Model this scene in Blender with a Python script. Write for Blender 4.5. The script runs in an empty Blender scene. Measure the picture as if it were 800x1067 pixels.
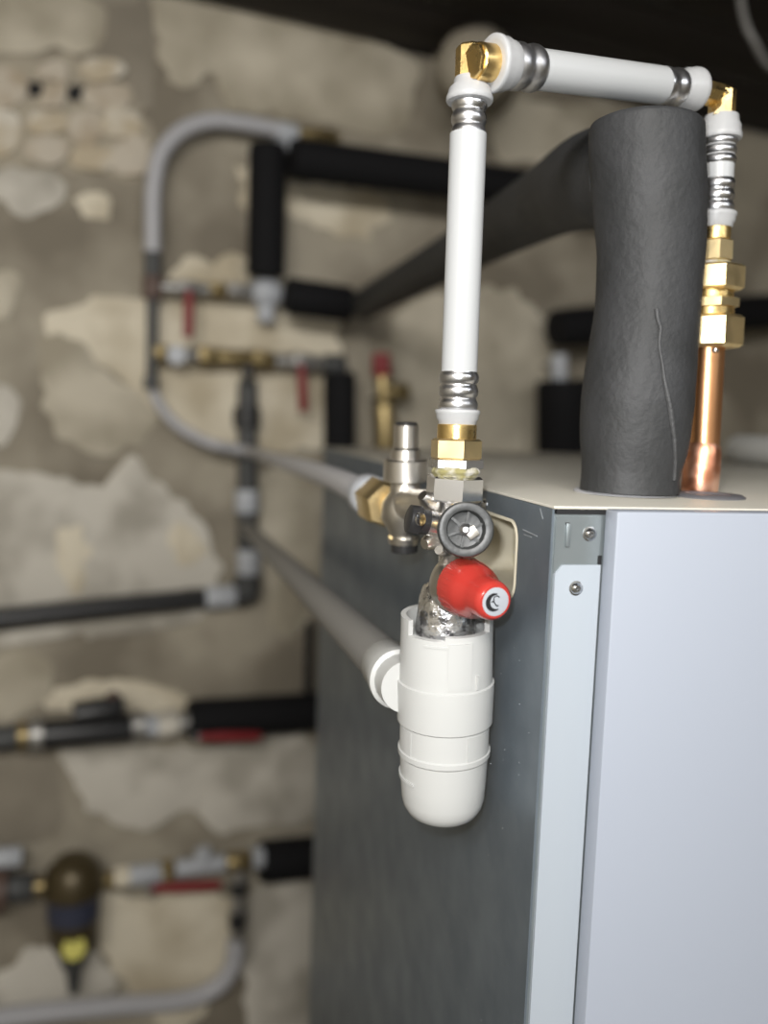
import bpy, bmesh, math, random
from mathutils import Vector, Matrix, noise
C = bpy.context.scene.collection
PI = math.pi
random.seed(7)

# ------------------------------------------------------------------ camera, world, lights, exposure
F = 900.0                                   # focal length in pixels of the 800x1067 frame
CAMZ = 1.50
cam_d = bpy.data.cameras.new('camera'); cam = bpy.data.objects.new('camera', cam_d); C.objects.link(cam)
cam_d.sensor_fit = 'VERTICAL'; cam_d.sensor_height = 36.0; cam_d.sensor_width = 27.0
cam_d.lens = F * 36.0 / 1067.0
cam_d.clip_start = 0.01
YAW, PITCH, ROLL = math.radians(-24), math.radians(-6.1), math.radians(2.0)
cam.matrix_world = (Matrix.Translation((0, 0, CAMZ)) @ Matrix.Rotation(YAW, 4, 'Z') @
                    Matrix.Rotation(PI / 2 + PITCH, 4, 'X') @ Matrix.Rotation(ROLL, 4, 'Z'))
cam_d.dof.use_dof = True; cam_d.dof.focus_distance = 0.465; cam_d.dof.aperture_fstop = 3.0
bpy.context.scene.camera = cam
CM = cam.matrix_world.copy(); CI = CM.inverted()
FWD = (CM.to_3x3() @ Vector((0, 0, -1)))

wld = bpy.data.worlds.new('world'); bpy.context.scene.world = wld; wld.use_nodes = True
wld.node_tree.nodes['Background'].inputs[0].default_value = (0.5, 0.5, 0.5, 1)
wld.node_tree.nodes['Background'].inputs[1].default_value = 0.3

def light(name, kind, loc, target, energy, color, **kw):
    d = bpy.data.lights.new(name, kind); d.energy = energy; d.color = color
    for k, v in kw.items(): setattr(d, k, v)
    o = bpy.data.objects.new(name, d); C.objects.link(o); o.location = loc
    dr = Vector(target) - Vector(loc); o.rotation_euler = dr.to_track_quat('-Z', 'Y').to_euler()
    return o
# the phone's own lamp, just above and left of the lens
light('camera_flash', 'POINT', CM @ Vector((-0.022, 0.030, 0.004)), (0, 1, 1.4), 9.0, (0.98, 0.99, 1.0), shadow_soft_size=0.009)
# ceiling lamps behind the photographer, plus an added fill aimed at the front wall
light('cellar_lamp_or_fill', 'AREA', (-0.55, -0.75, 2.25), (0.35, 1.6, 1.1), 50, (1.0, 0.965, 0.915), shape='RECTANGLE', size=1.2, size_y=0.35)
light('cellar_lamp_or_fill', 'AREA', (0.5, -0.6, 2.25), (0.0, -2.0, 1.2), 24, (0.96, 0.98, 1.0), shape='RECTANGLE', size=1.2, size_y=0.35)  # added fill: brightens the wall behind the camera so the metals reflect it
light('cellar_lamp_or_fill', 'AREA', (0.9, -1.1, 2.25), (0.6, 0.9, 1.0), 10, (0.93, 0.96, 1.0), shape='RECTANGLE', size=1.2, size_y=0.35)

vs = bpy.context.scene.view_settings
vs.view_transform = 'Standard'; vs.look = 'None'; vs.exposure = 0.0; vs.gamma = 1.0; vs.use_curve_mapping = False
try:
    bpy.context.scene.cycles.use_denoising = True
    bpy.context.scene.cycles.max_bounces = 8
    bpy.context.scene.cycles.sample_clamp_indirect = 6
except Exception: pass

# ------------------------------------------------------------------ measuring
def P(px, py, d):
    return CM @ Vector(((px - 400) / F * d, -(py - 533.5) / F * d, -d))
def proj(v):
    c = CI @ v; d = -c.z
    return (400 + c.x / d * F, 533.5 - c.y / d * F, d)
def hit(px, py, p0, n):
    o = CM.translation; r = P(px, py, 1) - o
    t = (p0 - o).dot(n) / r.dot(n)
    return o + r * t
WP = P(200, 430, 1.80)
YW = WP.y
def W(px, py, off=0.0):                     # a point standing `off` metres in front of the back wall
    return hit(px, py, Vector((0, YW - off, 0)), Vector((0, 1, 0)))
def wr(px, off=0.0, at=(250, 400)):         # pixels -> metres at that distance
    return px * proj(W(at[0], at[1], off))[2] / F
class Axis:
    def __init__(s, a, b): s.a, s.b = Vector(a), Vector(b)
    def at(s, py):
        lo, hi = -2.0, 3.0
        f = lambda t: proj(s.a.lerp(s.b, t))[1]
        for _ in range(50):
            m = (lo + hi) / 2
            if f(m) < py: lo = m
            else: hi = m
        return s.a.lerp(s.b, lo)
    def r(s, py, px): return px * proj(s.at(py))[2] / F

# ------------------------------------------------------------------ materials
MATS = {}
def mat(name, col, rough=0.5, metal=0.0, col2=None, nscale=8.0, lo=0.4, hi=0.6, bump=0.0, bscale=60.0, spec=0.5,
        trans=0.0, sss=0.0, coat=0.0, rvar=0.0, aniso=None, detail=5.0):
    m = bpy.data.materials.new(name); m.use_nodes = True
    nt = m.node_tree; N = nt.nodes; L = nt.links
    b = N['Principled BSDF']
    b.inputs['Base Color'].default_value = (*col, 1)
    b.inputs['Roughness'].default_value = rough; b.inputs['Metallic'].default_value = metal
    b.inputs['Specular IOR Level'].default_value = spec
    if trans: b.inputs['Transmission Weight'].default_value = trans
    if sss:
        b.inputs['Subsurface Weight'].default_value = sss
        b.inputs['Subsurface Radius'].default_value = (0.004, 0.004, 0.004); b.inputs['Subsurface Scale'].default_value = 1.0
    if coat: b.inputs['Coat Weight'].default_value = coat; b.inputs['Coat Roughness'].default_value = 0.1
    tc = N.new('ShaderNodeTexCoord'); src = tc.outputs['Object']
    if aniso:
        mp = N.new('ShaderNodeMapping'); mp.inputs['Scale'].default_value = aniso
        L.new(src, mp.inputs[0]); src = mp.outputs[0]
    if col2 is not None:
        n = N.new('ShaderNodeTexNoise'); n.inputs['Scale'].default_value = nscale; n.inputs['Detail'].default_value = detail
        L.new(src, n.inputs['Vector'])
        r = N.new('ShaderNodeMapRange'); r.inputs[1].default_value = lo; r.inputs[2].default_value = hi
        L.new(n.outputs['Fac'], r.inputs[0])
        x = N.new('ShaderNodeMix'); x.data_type = 'RGBA'
        x.inputs['A'].default_value = (*col, 1); x.inputs['B'].default_value = (*col2, 1)
        L.new(r.outputs[0], x.inputs['Factor']); L.new(x.outputs['Result'], b.inputs['Base Color'])
        if rvar:
            q = N.new('ShaderNodeMapRange'); q.inputs[3].default_value = rough - rvar; q.inputs[4].default_value = rough + rvar
            L.new(r.outputs[0], q.inputs[0]); L.new(q.outputs[0], b.inputs['Roughness'])
    if bump:
        n2 = N.new('ShaderNodeTexNoise'); n2.inputs['Scale'].default_value = bscale; n2.inputs['Detail'].default_value = 6
        L.new(src, n2.inputs['Vector'])
        bp = N.new('ShaderNodeBump'); bp.inputs['Strength'].default_value = bump; bp.inputs['Distance'].default_value = 0.002
        L.new(n2.outputs['Fac'], bp.inputs['Height']); L.new(bp.outputs[0], b.inputs['Normal'])
    MATS[name] = m
    return m

mat('pex_white', (0.42, 0.43, 0.435), 0.32)
mat('ring_plastic', (0.40, 0.405, 0.41), 0.35, sss=0.15)
mat('steel_sleeve', (0.74, 0.74, 0.75), 0.33, 1.0, (0.55, 0.55, 0.56), 40, rvar=0.06)
mat('brass', (0.92, 0.68, 0.30), 0.33, 1.0, (0.78, 0.55, 0.22), 60, rvar=0.08, bump=0.08, bscale=300)
mat('brass_pale', (0.93, 0.76, 0.44), 0.38, 1.0, (0.82, 0.64, 0.34), 60, rvar=0.06)
mat('chrome', (0.88, 0.88, 0.89), 0.24, 1.0)
mat('chrome_rough', (0.88, 0.88, 0.89), 0.26, 1.0, (0.30, 0.30, 0.31), 160, 0.5, 0.58, bump=0.7, bscale=220)
mat('nickel', (0.74, 0.71, 0.66), 0.32, 1.0)
mat('hemp', (0.26, 0.235, 0.10), 0.9, 0, (0.45, 0.43, 0.38), 120, bump=0.8, bscale=300)
mat('copper', (0.95, 0.52, 0.26), 0.34, 1.0, (0.72, 0.33, 0.16), 25, 0.35, 0.65, rvar=0.08, aniso=(1, 1, 0.3))
mat('copper_hot', (0.78, 0.34, 0.20), 0.42, 1.0, (0.95, 0.62, 0.46), 55, 0.42, 0.62, rvar=0.08, bump=0.15, bscale=120)
mat('solder', (0.62, 0.58, 0.54), 0.3, 1.0)
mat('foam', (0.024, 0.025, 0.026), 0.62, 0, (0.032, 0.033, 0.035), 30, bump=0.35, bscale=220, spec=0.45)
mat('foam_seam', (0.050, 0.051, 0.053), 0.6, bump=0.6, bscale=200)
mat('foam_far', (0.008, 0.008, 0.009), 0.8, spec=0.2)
mat('rubber_grey', (0.11, 0.11, 0.12), 0.55)
mat('black_plastic', (0.020, 0.020, 0.021), 0.35)
mat('dark_plastic', (0.040, 0.042, 0.042), 0.42, bump=0.1, bscale=400)
mat('red_plastic', (0.39, 0.034, 0.026), 0.22, coat=0.4)
mat('sticker_white', (0.34, 0.36, 0.39), 0.4)
mat('ink', (0.012, 0.012, 0.014), 0.5)
mat('siphon_white', (0.455, 0.46, 0.45), 0.38, sss=0.05)
mat('pipe_white_grey', (0.454, 0.454, 0.475), 0.45)
mat('drain_grey', (0.20, 0.195, 0.185), 0.5)
mat('galv', (0.178, 0.212, 0.245), 0.40, 0.50, (0.140, 0.168, 0.196), 22, 0.35, 0.65, rvar=0.04, bump=0.03, bscale=150)
mat('scratch', (0.40, 0.43, 0.46), 0.4, 0.6)
mat('zinc', (0.25, 0.28, 0.29), 0.36, 0.6, (0.21, 0.24, 0.25), 30)
mat('door_white', (0.275, 0.30, 0.35), 0.42)
mat('flange_white', (0.33, 0.365, 0.405), 0.40)
mat('lid_beige', (0.50, 0.48, 0.42), 0.42, 0.1)
mat('recess_beige', (0.50, 0.46, 0.36), 0.5)
mat('interior_dark', (0.006, 0.006, 0.007), 0.8)
mat('screw', (0.62, 0.63, 0.64), 0.2, 1.0)
mat('screw_slot', (0.05, 0.05, 0.05), 0.5)
mat('wall_base', (0.220, 0.192, 0.147), 0.92, 0, (0.395, 0.356, 0.282), 4.5, 0.40, 0.60, bump=0.8, bscale=24)
mat('plaster_light', (0.373, 0.333, 0.254), 0.92, 0, (0.599, 0.548, 0.441), 6, 0.38, 0.60, bump=0.5, bscale=30)
mat('plaster_cream', (0.768, 0.701, 0.559), 0.92, 0, (0.520, 0.452, 0.328), 6, 0.46, 0.64, bump=0.5, bscale=30)
mat('plaster_grey', (0.407, 0.379, 0.322), 0.92, 0, (0.644, 0.610, 0.537), 7, 0.38, 0.56, bump=0.5, bscale=30)
mat('plaster_dark', (0.237, 0.209, 0.164), 0.92, 0, (0.305, 0.271, 0.215), 6, 0.4, 0.62, bump=0.5, bscale=30)
mat('stone_a', (0.565, 0.508, 0.418), 0.9, 0, (0.429, 0.350, 0.249), 14, 0.45, 0.65, bump=0.8, bscale=40)
mat('stone_b', (0.520, 0.441, 0.316), 0.9, 0, (0.678, 0.633, 0.542), 12, 0.45, 0.6, bump=0.8, bscale=40)
mat('mortar_dark', (0.407, 0.362, 0.282), 0.95, bump=0.8, bscale=40)
mat('wood_dark', (0.014, 0.010, 0.008), 0.8, 0, (0.022, 0.016, 0.012), 10, bump=0.4, bscale=60, aniso=(0.2, 4, 4))
mat('concrete', (0.20, 0.19, 0.17), 0.9, 0, (0.26, 0.245, 0.22), 4, bump=0.5, bscale=40)
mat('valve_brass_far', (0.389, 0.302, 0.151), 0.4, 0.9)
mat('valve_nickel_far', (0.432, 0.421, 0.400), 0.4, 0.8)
mat('valve_red', (0.24, 0.022, 0.026), 0.45)
mat('pipe_grey_dark', (0.060, 0.062, 0.062), 0.5)
mat('ring_pale', (0.454, 0.475, 0.508), 0.4)
mat('separator_brown', (0.085, 0.065, 0.032), 0.38, 0.4)
mat('label_blue', (0.04, 0.045, 0.075), 0.5)
mat('cap_yellow', (0.55, 0.50, 0.02), 0.45)
mat('red_brown', (0.11, 0.07, 0.055), 0.5)

# ------------------------------------------------------------------ mesh helpers
def finish(bm, ang=35):
    bmesh.ops.recalc_face_normals(bm, faces=bm.faces)
    ca = math.radians(ang)
    for e in bm.edges:
        if len(e.link_faces) == 2:
            e.smooth = e.calc_face_angle(0) < ca
    for f in bm.faces: f.smooth = True
def wmat(o):
    m = o.matrix_basis.copy()
    p = o.parent
    while p: m = p.matrix_basis @ m; p = p.parent
    return m
def part(name, bm, m, parent=None, label=None, ang=35, **kw):
    """link a bmesh given in world coordinates as one object, as a child of `parent`"""
    finish(bm, ang)
    if parent is not None: bm.transform(wmat(parent).inverted())
    me = bpy.data.meshes.new(name); bm.to_mesh(me); bm.free()
    me.materials.append(MATS[m] if isinstance(m, str) else m)
    o = bpy.data.objects.new(name, me); C.objects.link(o)
    if parent is not None: o.parent = parent
    if label: o['label'] = label
    for k, v in kw.items(): o[k] = v
    return o
def root(name, label, cat, loc, group=None, kind=None, rotz=0.0):
    o = bpy.data.objects.new(name, None); C.objects.link(o); o.empty_display_size = 0.02
    o.location = loc; o.rotation_euler = (0, 0, rotz)
    o['label'] = label
    if cat: o['category'] = cat
    if group: o['group'] = group
    if kind: o['kind'] = kind
    return o
def frame_of(ax):
    ax = ax.normalized()
    up = Vector((0, 0, 1)) if abs(ax.z) < 0.9 else Vector((0, 1, 0))
    u = up.cross(ax).normalized(); v = ax.cross(u)
    return u, v
def lathe(p0, p1, prof, seg=40, bm=None, phase=0.0, close=True):
    """prof: list of (fraction along p0-p1, radius)"""
    bm = bm or bmesh.new()
    p0, p1 = Vector(p0), Vector(p1); ax = p1 - p0; u, v = frame_of(ax)
    rings = []
    for t, r in prof:
        c = p0 + ax * t
        if r < 1e-7: rings.append([bm.verts.new(c)]); continue
        rings.append([bm.verts.new(c + u * r * math.cos(2 * PI * k / seg + phase) + v * r * math.sin(2 * PI * k / seg + phase)) for k in range(seg)])
    for a, b in zip(rings, rings[1:]):
        if len(a) == 1 and len(b) == 1: continue
        for k in range(seg):
            if len(a) == 1: bm.faces.new((a[0], b[k], b[(k + 1) % seg]))
            elif len(b) == 1: bm.faces.new((a[k], a[(k + 1) % seg], b[0]))
            else: bm.faces.new((a[k], a[(k + 1) % seg], b[(k + 1) % seg], b[k]))
    if close:
        if len(rings[0]) > 1: bm.faces.new(rings[0])
        if len(rings[-1]) > 1: bm.faces.new(list(reversed(rings[-1])))
    return bm
def cyl(p0, p1, r, bev=0.06, seg=32, bm=None):
    return lathe(p0, p1, [(0, r * 0.93), (bev, r), (1 - bev, r), (1, r * 0.93)], seg, bm)
def hexn(p0, p1, r, bm=None, phase=0.3):
    return lathe(p0, p1, [(0, r * 0.88), (0.10, r), (0.90, r), (1, r * 0.88)], 6, bm, phase)
def spline(pts, n=10):
    pts = [Vector(p) for p in pts]
    q = [pts[0] * 2 - pts[1]] + pts + [pts[-1] * 2 - pts[-2]]
    out = []
    for i in range(1, len(q) - 2):
        a, b, c, d = q[i - 1], q[i], q[i + 1], q[i + 2]
        for k in range(n):
            t = k / n
            out.append(0.5 * ((2 * b) + (c - a) * t + (2 * a - 5 * b + 4 * c - d) * t * t + (3 * b - a - 3 * c + d) * t ** 3))
    out.append(pts[-1]); return out
def tube(pts, r, seg=24, n=10, bm=None, wob=0.0, straight=False, lump=None):
    """r: number, or list of radii matching pts"""
    bm = bm or bmesh.new()
    cen = [Vector(p) for p in pts] if straight else spline(pts, n)
    if isinstance(r, (int, float)): rad = [r] * len(cen)
    else:
        rad = []
        for i in range(len(cen)):
            s = i / (len(cen) - 1) * (len(r) - 1); k = min(int(s), len(r) - 2); f = s - k
            f = f * f * (3 - 2 * f)
            rad.append(r[k] * (1 - f) + r[k + 1] * f)
    if straight and len(rad) == len(cen) and not isinstance(r, (int, float)) and len(r) == len(cen): rad = list(r)
    tan = [(cen[min(i + 1, len(cen) - 1)] - cen[max(i - 1, 0)]).normalized() for i in range(len(cen))]
    u, _ = frame_of(tan[0]); rings = []
    for i, c in enumerate(cen):
        u = (u - tan[i] * u.dot(tan[i])).normalized(); v = tan[i].cross(u)
        ring = []
        for k in range(seg):
            a = 2 * PI * k / seg
            dr = u * math.cos(a) + v * math.sin(a); rr = rad[i]
            if wob: rr *= 1 + wob * noise.noise((c + dr * rr) * 28)
            if lump: rr = lump(c, dr, rr)
            ring.append(bm.verts.new(c + dr * rr))
        rings.append(ring)
    for a, b in zip(rings, rings[1:]):
        for k in range(seg): bm.faces.new((a[k], a[(k + 1) % seg], b[(k + 1) % seg], b[k]))
    bm.faces.new(rings[0]); bm.faces.new(list(reversed(rings[-1])))
    return bm
def box(x0, x1, y0, y1, z0, z1, M=None, bev=0.0, bm=None):
    b2 = bmesh.new()
    r = bmesh.ops.create_cube(b2, size=1)
    for v in b2.verts:
        v.co = Vector(((x0 + x1) / 2 + v.co.x * (x1 - x0), (y0 + y1) / 2 + v.co.y * (y1 - y0), (z0 + z1) / 2 + v.co.z * (z1 - z0)))
    if bev: bmesh.ops.bevel(b2, geom=b2.edges[:], offset=bev, segments=2, affect='EDGES', profile=0.5)
    if M is not None: b2.transform(M)
    if bm is None: return b2
    me = bpy.data.meshes.new('tmp'); b2.to_mesh(me); b2.free(); bm.from_mesh(me); bpy.data.meshes.remove(me)
    return bm
def prism(loops, depth, M=None):
    """flat polygon with holes in local x-z (list of loops of (x,z)), extruded from y=0 to y=depth"""
    bm = bmesh.new(); edges = []
    for lp in loops:
        vs_ = [bm.verts.new((x, 0, z)) for x, z in lp]
        for i in range(len(vs_)): edges.append(bm.edges.new((vs_[i], vs_[(i + 1) % len(vs_)])))
    bmesh.ops.triangle_fill(bm, use_beauty=True, use_dissolve=False, edges=edges)
    ex = bmesh.ops.extrude_face_region(bm, geom=bm.faces[:])
    bmesh.ops.translate(bm, verts=[g for g in ex['geom'] if isinstance(g, bmesh.types.BMVert)], vec=(0, depth, 0))
    if M is not None: bm.transform(M)
    return bm
def rrect(x0, x1, z0, z1, r, n=6):
    out = []
    for cx, cz, a0 in ((x1 - r, z1 - r, 0), (x0 + r, z1 - r, 90), (x0 + r, z0 + r, 180), (x1 - r, z0 + r, 270)):
        for k in range(n + 1):
            a = math.radians(a0 + 90 * k / n); out.append((cx + r * math.cos(a), cz + r * math.sin(a)))
    return out

# ------------------------------------------------------------------ the room
XL, XR, YF = -1.30, 2.60, -2.0
ZC = W(400, 50).z
def relief(x, z): return 0.0045 * noise.noise(Vector((x * 6, z * 6, 1))) + 0.0025 * noise.noise(Vector((x * 19, z * 19, 4)))
bm = bmesh.new(); nx, nz = 130, 90
g = [[bm.verts.new((XL + (XR - XL) * i / nx, YW + relief(XL + (XR - XL) * i / nx, ZC * j / nz), ZC * j / nz)) for i in range(nx + 1)] for j in range(nz + 1)]
for j in range(nz):
    for i in range(nx): bm.faces.new((g[j][i], g[j][i + 1], g[j + 1][i + 1], g[j + 1][i]))
bk = [bm.verts.new(c) for c in ((XL, YW + .12, 0), (XR, YW + .12, 0), (XR, YW + .12, ZC), (XL, YW + .12, ZC))]
bm.faces.new(bk)
bm.faces.new([bk[0], bk[1]] + [g[0][i] for i in range(nx, -1, -1)]); bm.faces.new([bk[2], bk[3]] + [g[nz][i] for i in range(nx + 1)])
bm.faces.new([bk[0]] + [g[j][0] for j in range(nz + 1)] + [bk[3]]); bm.faces.new([bk[1]] + [g[j][nx] for j in range(nz + 1)] + [bk[2]])
wall = part('wall_back', bm, 'wall_base', kind='structure', ang=180, label='rough old plaster cellar wall with pale patches behind the pipes')
part('wall_left', box(XL - .12, XL, YF, YW + .12, 0, ZC), 'plaster_light', kind='structure', label='pale plastered side wall of the cellar')
part('wall_right', box(XR, XR + .12, YF, YW + .12, 0, ZC), 'plaster_dark', kind='structure', label='dark side wall of the cellar')
part('wall_front', box(XL, XR, YF - .12, YF, 0, ZC), 'plaster_light', kind='structure', label='plastered wall behind the photographer')
part('floor', box(XL - .12, XR + .12, YF - .12, YW + .12, -0.1, 0), 'concrete', kind='structure', label='grey concrete cellar floor')
ceil = part('ceiling', box(XL - .12, XR + .12, YF - .12, YW + .12, ZC + .03, ZC + .12), 'wood_dark', kind='structure', label='dark stained boarded ceiling')
y = YF
while y < YW - 0.05:                                   # dark ceiling boards with open joints
    part('ceiling_board', box(XL, XR, y + .004, min(y + .19, YW) - .004, ZC + .002, ZC + .030, bev=0.002), 'wood_dark', ceil); y += .19

# plaster patches, outlines read off the photograph and laid on the wall a few millimetres proud
def blob(pts, m, off=0.007, name='plaster_patch', rough=0.012, thick=0.006):
    q = spline([Vector((a, b, 0)) for a, b in pts] + [Vector((*pts[0], 0))], 7)[:-1]
    cx = sum(p.x for p in q) / len(q); cy = sum(p.y for p in q) / len(q)
    W0 = [W(p.x, p.y, off) for p in q]
    cen = sum(W0, Vector()) / len(W0)
    bm = bmesh.new(); out, mid, inn = [], [], []
    for w in W0:
        d = w - cen; L = d.length + 1e-6
        w2 = w + d / L * rough * noise.noise(Vector((w.x * 30, w.z * 30, off * 900))) * 2
        out.append(bm.verts.new((w2.x, YW + 0.006, w2.z)))
        mid.append(bm.verts.new((w2.x, YW - off + 0.002, w2.z)))
        k = max(0.0, 1 - 0.006 / L); w3 = cen + (w2 - cen) * k
        inn.append(bm.verts.new((w3.x, YW - off - 0.001 * noise.noise(Vector((w3.x * 20, w3.z * 20, 2))), w3.z)))
    n = len(q)
    for a, b in ((out, mid), (mid, inn)):
        for i in range(n): bm.faces.new((a[i], a[(i + 1) % n], b[(i + 1) % n], b[i]))
    es = [bm.edges.get((inn[i], inn[(i + 1) % n])) for i in range(n)]
    bmesh.ops.triangle_fill(bm, use_beauty=True, edges=es)
    return part(name, bm, m, wall, ang=50)

blob([(-30, -20), (60, -20), (104, 10), (100, 46), (60, 52), (-30, 50)], 'plaster_light', .006)
blob([(158, -4), (200, -8), (300, 12), (390, 44), (436, 66), (432, 110), (408, 140), (350, 132), (300, 122), (262, 118), (240, 108), (222, 76), (190, 92), (166, 66)], 'plaster_light', .007)
blob([(100, 0), (150, 4), (160, 70), (150, 120), (118, 80), (104, 50)], 'plaster_dark', .004)
blob([(0, 178), (30, 176), (70, 190), (60, 214), (20, 218), (-20, 200)], 'plaster_grey', .007)
blob([(78, 208), (110, 204), (124, 214), (118, 226), (90, 226)], 'plaster_cream', .006)
blob([(244, 168), (268, 172), (268, 216), (252, 212)], 'plaster_cream', .006)
blob([(300, 188), (340, 190), (396, 202), (410, 226), (392, 242), (350, 244), (326, 232), (300, 224)], 'plaster_cream', .006)
blob([(172, 288), (200, 270), (250, 270), (262, 284), (254, 300), (190, 304)], 'plaster_cream', .006)
blob([(-20, 280), (18, 290), (22, 320), (4, 336), (-20, 334)], 'plaster_light', .006)
blob([(96, 310), (140, 306), (270, 312), (345, 324), (352, 360), (350, 420), (346, 462), (300, 468), (256, 470), (210, 462), (160, 430), (120, 392), (60, 356), (50, 328)], 'plaster_cream', .007)
blob([(40, 352), (70, 352), (118, 392), (160, 432), (150, 462), (100, 470), (60, 450), (44, 400)], 'plaster_light', .009)
blob([(-30, 400), (10, 412), (20, 440), (2, 462), (-30, 462)], 'plaster_grey', .006)
blob([(10, 488), (60, 496), (96, 506), (136, 480), (164, 500), (196, 528), (214, 556), (236, 600), (200, 616), (120, 626), (40, 634), (-30, 640), (-30, 520)], 'plaster_grey', .006)
blob([(60, 548), (86, 552), (92, 590), (78, 618), (62, 590)], 'plaster_cream', .008)
blob([(178, 548), (206, 556), (212, 580), (196, 588), (176, 574)], 'plaster_cream', .008)
blob([(268, 494), (326, 500), (330, 600), (318, 650), (292, 660), (276, 600)], 'plaster_light', .006)
blob([(60, 718), (110, 706), (150, 712), (190, 724), (180, 742), (110, 746), (50, 740)], 'plaster_cream', .006)
blob([(58, 782), (120, 778), (220, 780), (326, 768), (332, 850), (280, 860), (228, 868), (200, 846), (150, 862), (100, 852), (76, 826), (64, 800)], 'plaster_grey', .007)
blob([(-30, 644), (60, 640), (130, 636), (210, 634), (200, 650), (130, 662), (40, 668), (-30, 678)], 'plaster_grey', .006)
blob([(-30, 800), (30, 790), (60, 806), (64, 850), (40, 880), (-30, 880)], 'plaster_dark', .004)
blob([(104, 934), (160, 936), (236, 930), (238, 990), (220, 1040), (180, 1080), (150, 1050), (112, 1000)], 'plaster_cream', .006)
blob([(262, 925), (330, 925), (330, 1090), (264, 1090), (256, 1000)], 'plaster_grey', .006)
blob([(24, 1000), (60, 985), (100, 1000), (120, 1030), (60, 1050), (10, 1060), (-20, 1030)], 'plaster_grey', .006)
blob([(500, 296), (540, 306), (566, 330), (578, 372), (572, 430), (560, 470), (480, 480), (420, 470), (392, 420), (400, 360), (430, 316)], 'plaster_light', .007)
blob([(510, 106), (560, 104), (622, 114), (612, 150), (560, 170), (520, 160)], 'plaster_light', .007)
blob([(462, 46), (486, 34), (520, 40), (556, 56), (548, 84), (510, 98), (470, 90)], 'plaster_light', .030)
blob([(-30, 690), (40, 684), (56, 716), (30, 744), (-30, 748)], 'plaster_light', .005)
part('trim_1', tube([W(500, 84, -.01), W(497, 76, .12), W(494, 70, .26), W(493, 69, .30)], [.085, .085, .07, .04], 20, 5, wob=.12), 'wall_base', ang=60, kind='structure', label='rough plastered lump under the dark ceiling behind the top left elbow')
# holes and exposed stones of the upper left
blob([(-30, 66), (60, 58), (128, 66), (150, 110), (160, 176), (130, 188), (60, 176), (-30, 166)], 'mortar_dark', .004, name='mortar_bed')
stones = [((-34, 70, 28, 112), 'stone_a'), ((40, 66, 70, 84), 'stone_a'), ((84, 62, 128, 82), 'stone_b'), ((44, 86, 68, 112), 'stone_a'),
          ((90, 88, 136, 112), 'stone_a'), ((-34, 116, 22, 160), 'stone_b'), ((26, 118, 70, 138), 'stone_b'), ((74, 116, 104, 150), 'stone_a'),
          ((108, 114, 148, 140), 'stone_b'), ((26, 142, 70, 168), 'stone_a'), ((76, 152, 118, 176), 'stone_b'), ((120, 144, 156, 182), 'stone_a')]
for (a, b, c, d), m in stones:
    a -= 2; b -= 2; c += 2; d += 2; w, h = (c - a), (d - b); j = lambda s: random.uniform(-s, s)
    blob([(a + w * .12, b + h * .12 + j(2)), (a + w * .5, b + j(2)), (c - w * .12, b + h * .12 + j(2)), (c + j(2), b + h * .5), (c - w * .14, d - h * .12),
          (a + w * .5, d + j(2)), (a + w * .12, d - h * .14), (a + j(2), b + h * .5)], m, .012 + random.uniform(0, .006), name='stone', rough=.004)
for a, b in ((35, 92), (79, 96)): blob([(a - 8, b - 7), (a + 8, b - 6), (a + 9, b + 6), (a - 7, b + 7)], 'interior_dark', .009, name='putlog_hole', rough=.002)

# ------------------------------------------------------------------ the heating cabinet
CORNER = P(578, 527, 0.43); ZT = CORNER.z
CAB = root('heating_cabinet', 'tall pale heating cabinet with galvanised side panel, filling the lower right', 'heating cabinet',
           (CORNER.x, CORNER.y, 0), rotz=math.radians(-11.5))
CW = Matrix.Translation((CORNER.x, CORNER.y, 0)) @ Matrix.Rotation(math.radians(-11.5), 4, 'Z')
CB_W, CB_D = 0.66, 0.78
def cb(*a, **k): return box(*a, M=CW, **k)
SIDE_N = (CW.to_3x3() @ Vector((-1, 0, 0))); FRONT_N = (CW.to_3x3() @ Vector((0, -1, 0)))
def onside(px, py): return CW.inverted() @ hit(px, py, CORNER, SIDE_N)
def onfront(px, py, off=0): return CW.inverted() @ hit(px, py, CW @ Vector((0, -off, 0)), FRONT_N)
def onlid(px, py): return hit(px, py, Vector((0, 0, ZT)), Vector((0, 0, 1)))
zt = ZT
part('body', cb(0.036, CB_W - .004, 0.02, CB_D - .01, 0.03, zt - .006), 'interior_dark', CAB)
part('plinth', cb(0.02, CB_W - .02, 0.04, CB_D - .02, 0.0, 0.03), 'interior_dark', CAB)
part('lid', cb(-0.0008, CB_W, -0.001, CB_D, zt - .0016, zt, bev=.0004), 'lid_beige', CAB, label='beige top sheet')
# side panel with the grip opening
s0, s1 = onside(541, 585), onside(497, 585)
gz1, gz0 = onside(536, 541).z, onside(536, 627).z
ga, gb = s0.y, s1.y + 0.02
Mside = CW @ Matrix.Rotation(math.radians(90), 4, 'Z')      # local x of the prism -> cabinet depth
loops = [[(0, .03), (CB_D, .03), (CB_D, zt - .0018), (0, zt - .0018)], rrect(ga, gb, gz0, gz1, .011)]
side = part('side_panel', prism(loops, -.0012, Mside @ Matrix.Translation((0, 0.0012, 0))), 'galv', CAB, label='blue-grey galvanised side sheet')
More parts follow.
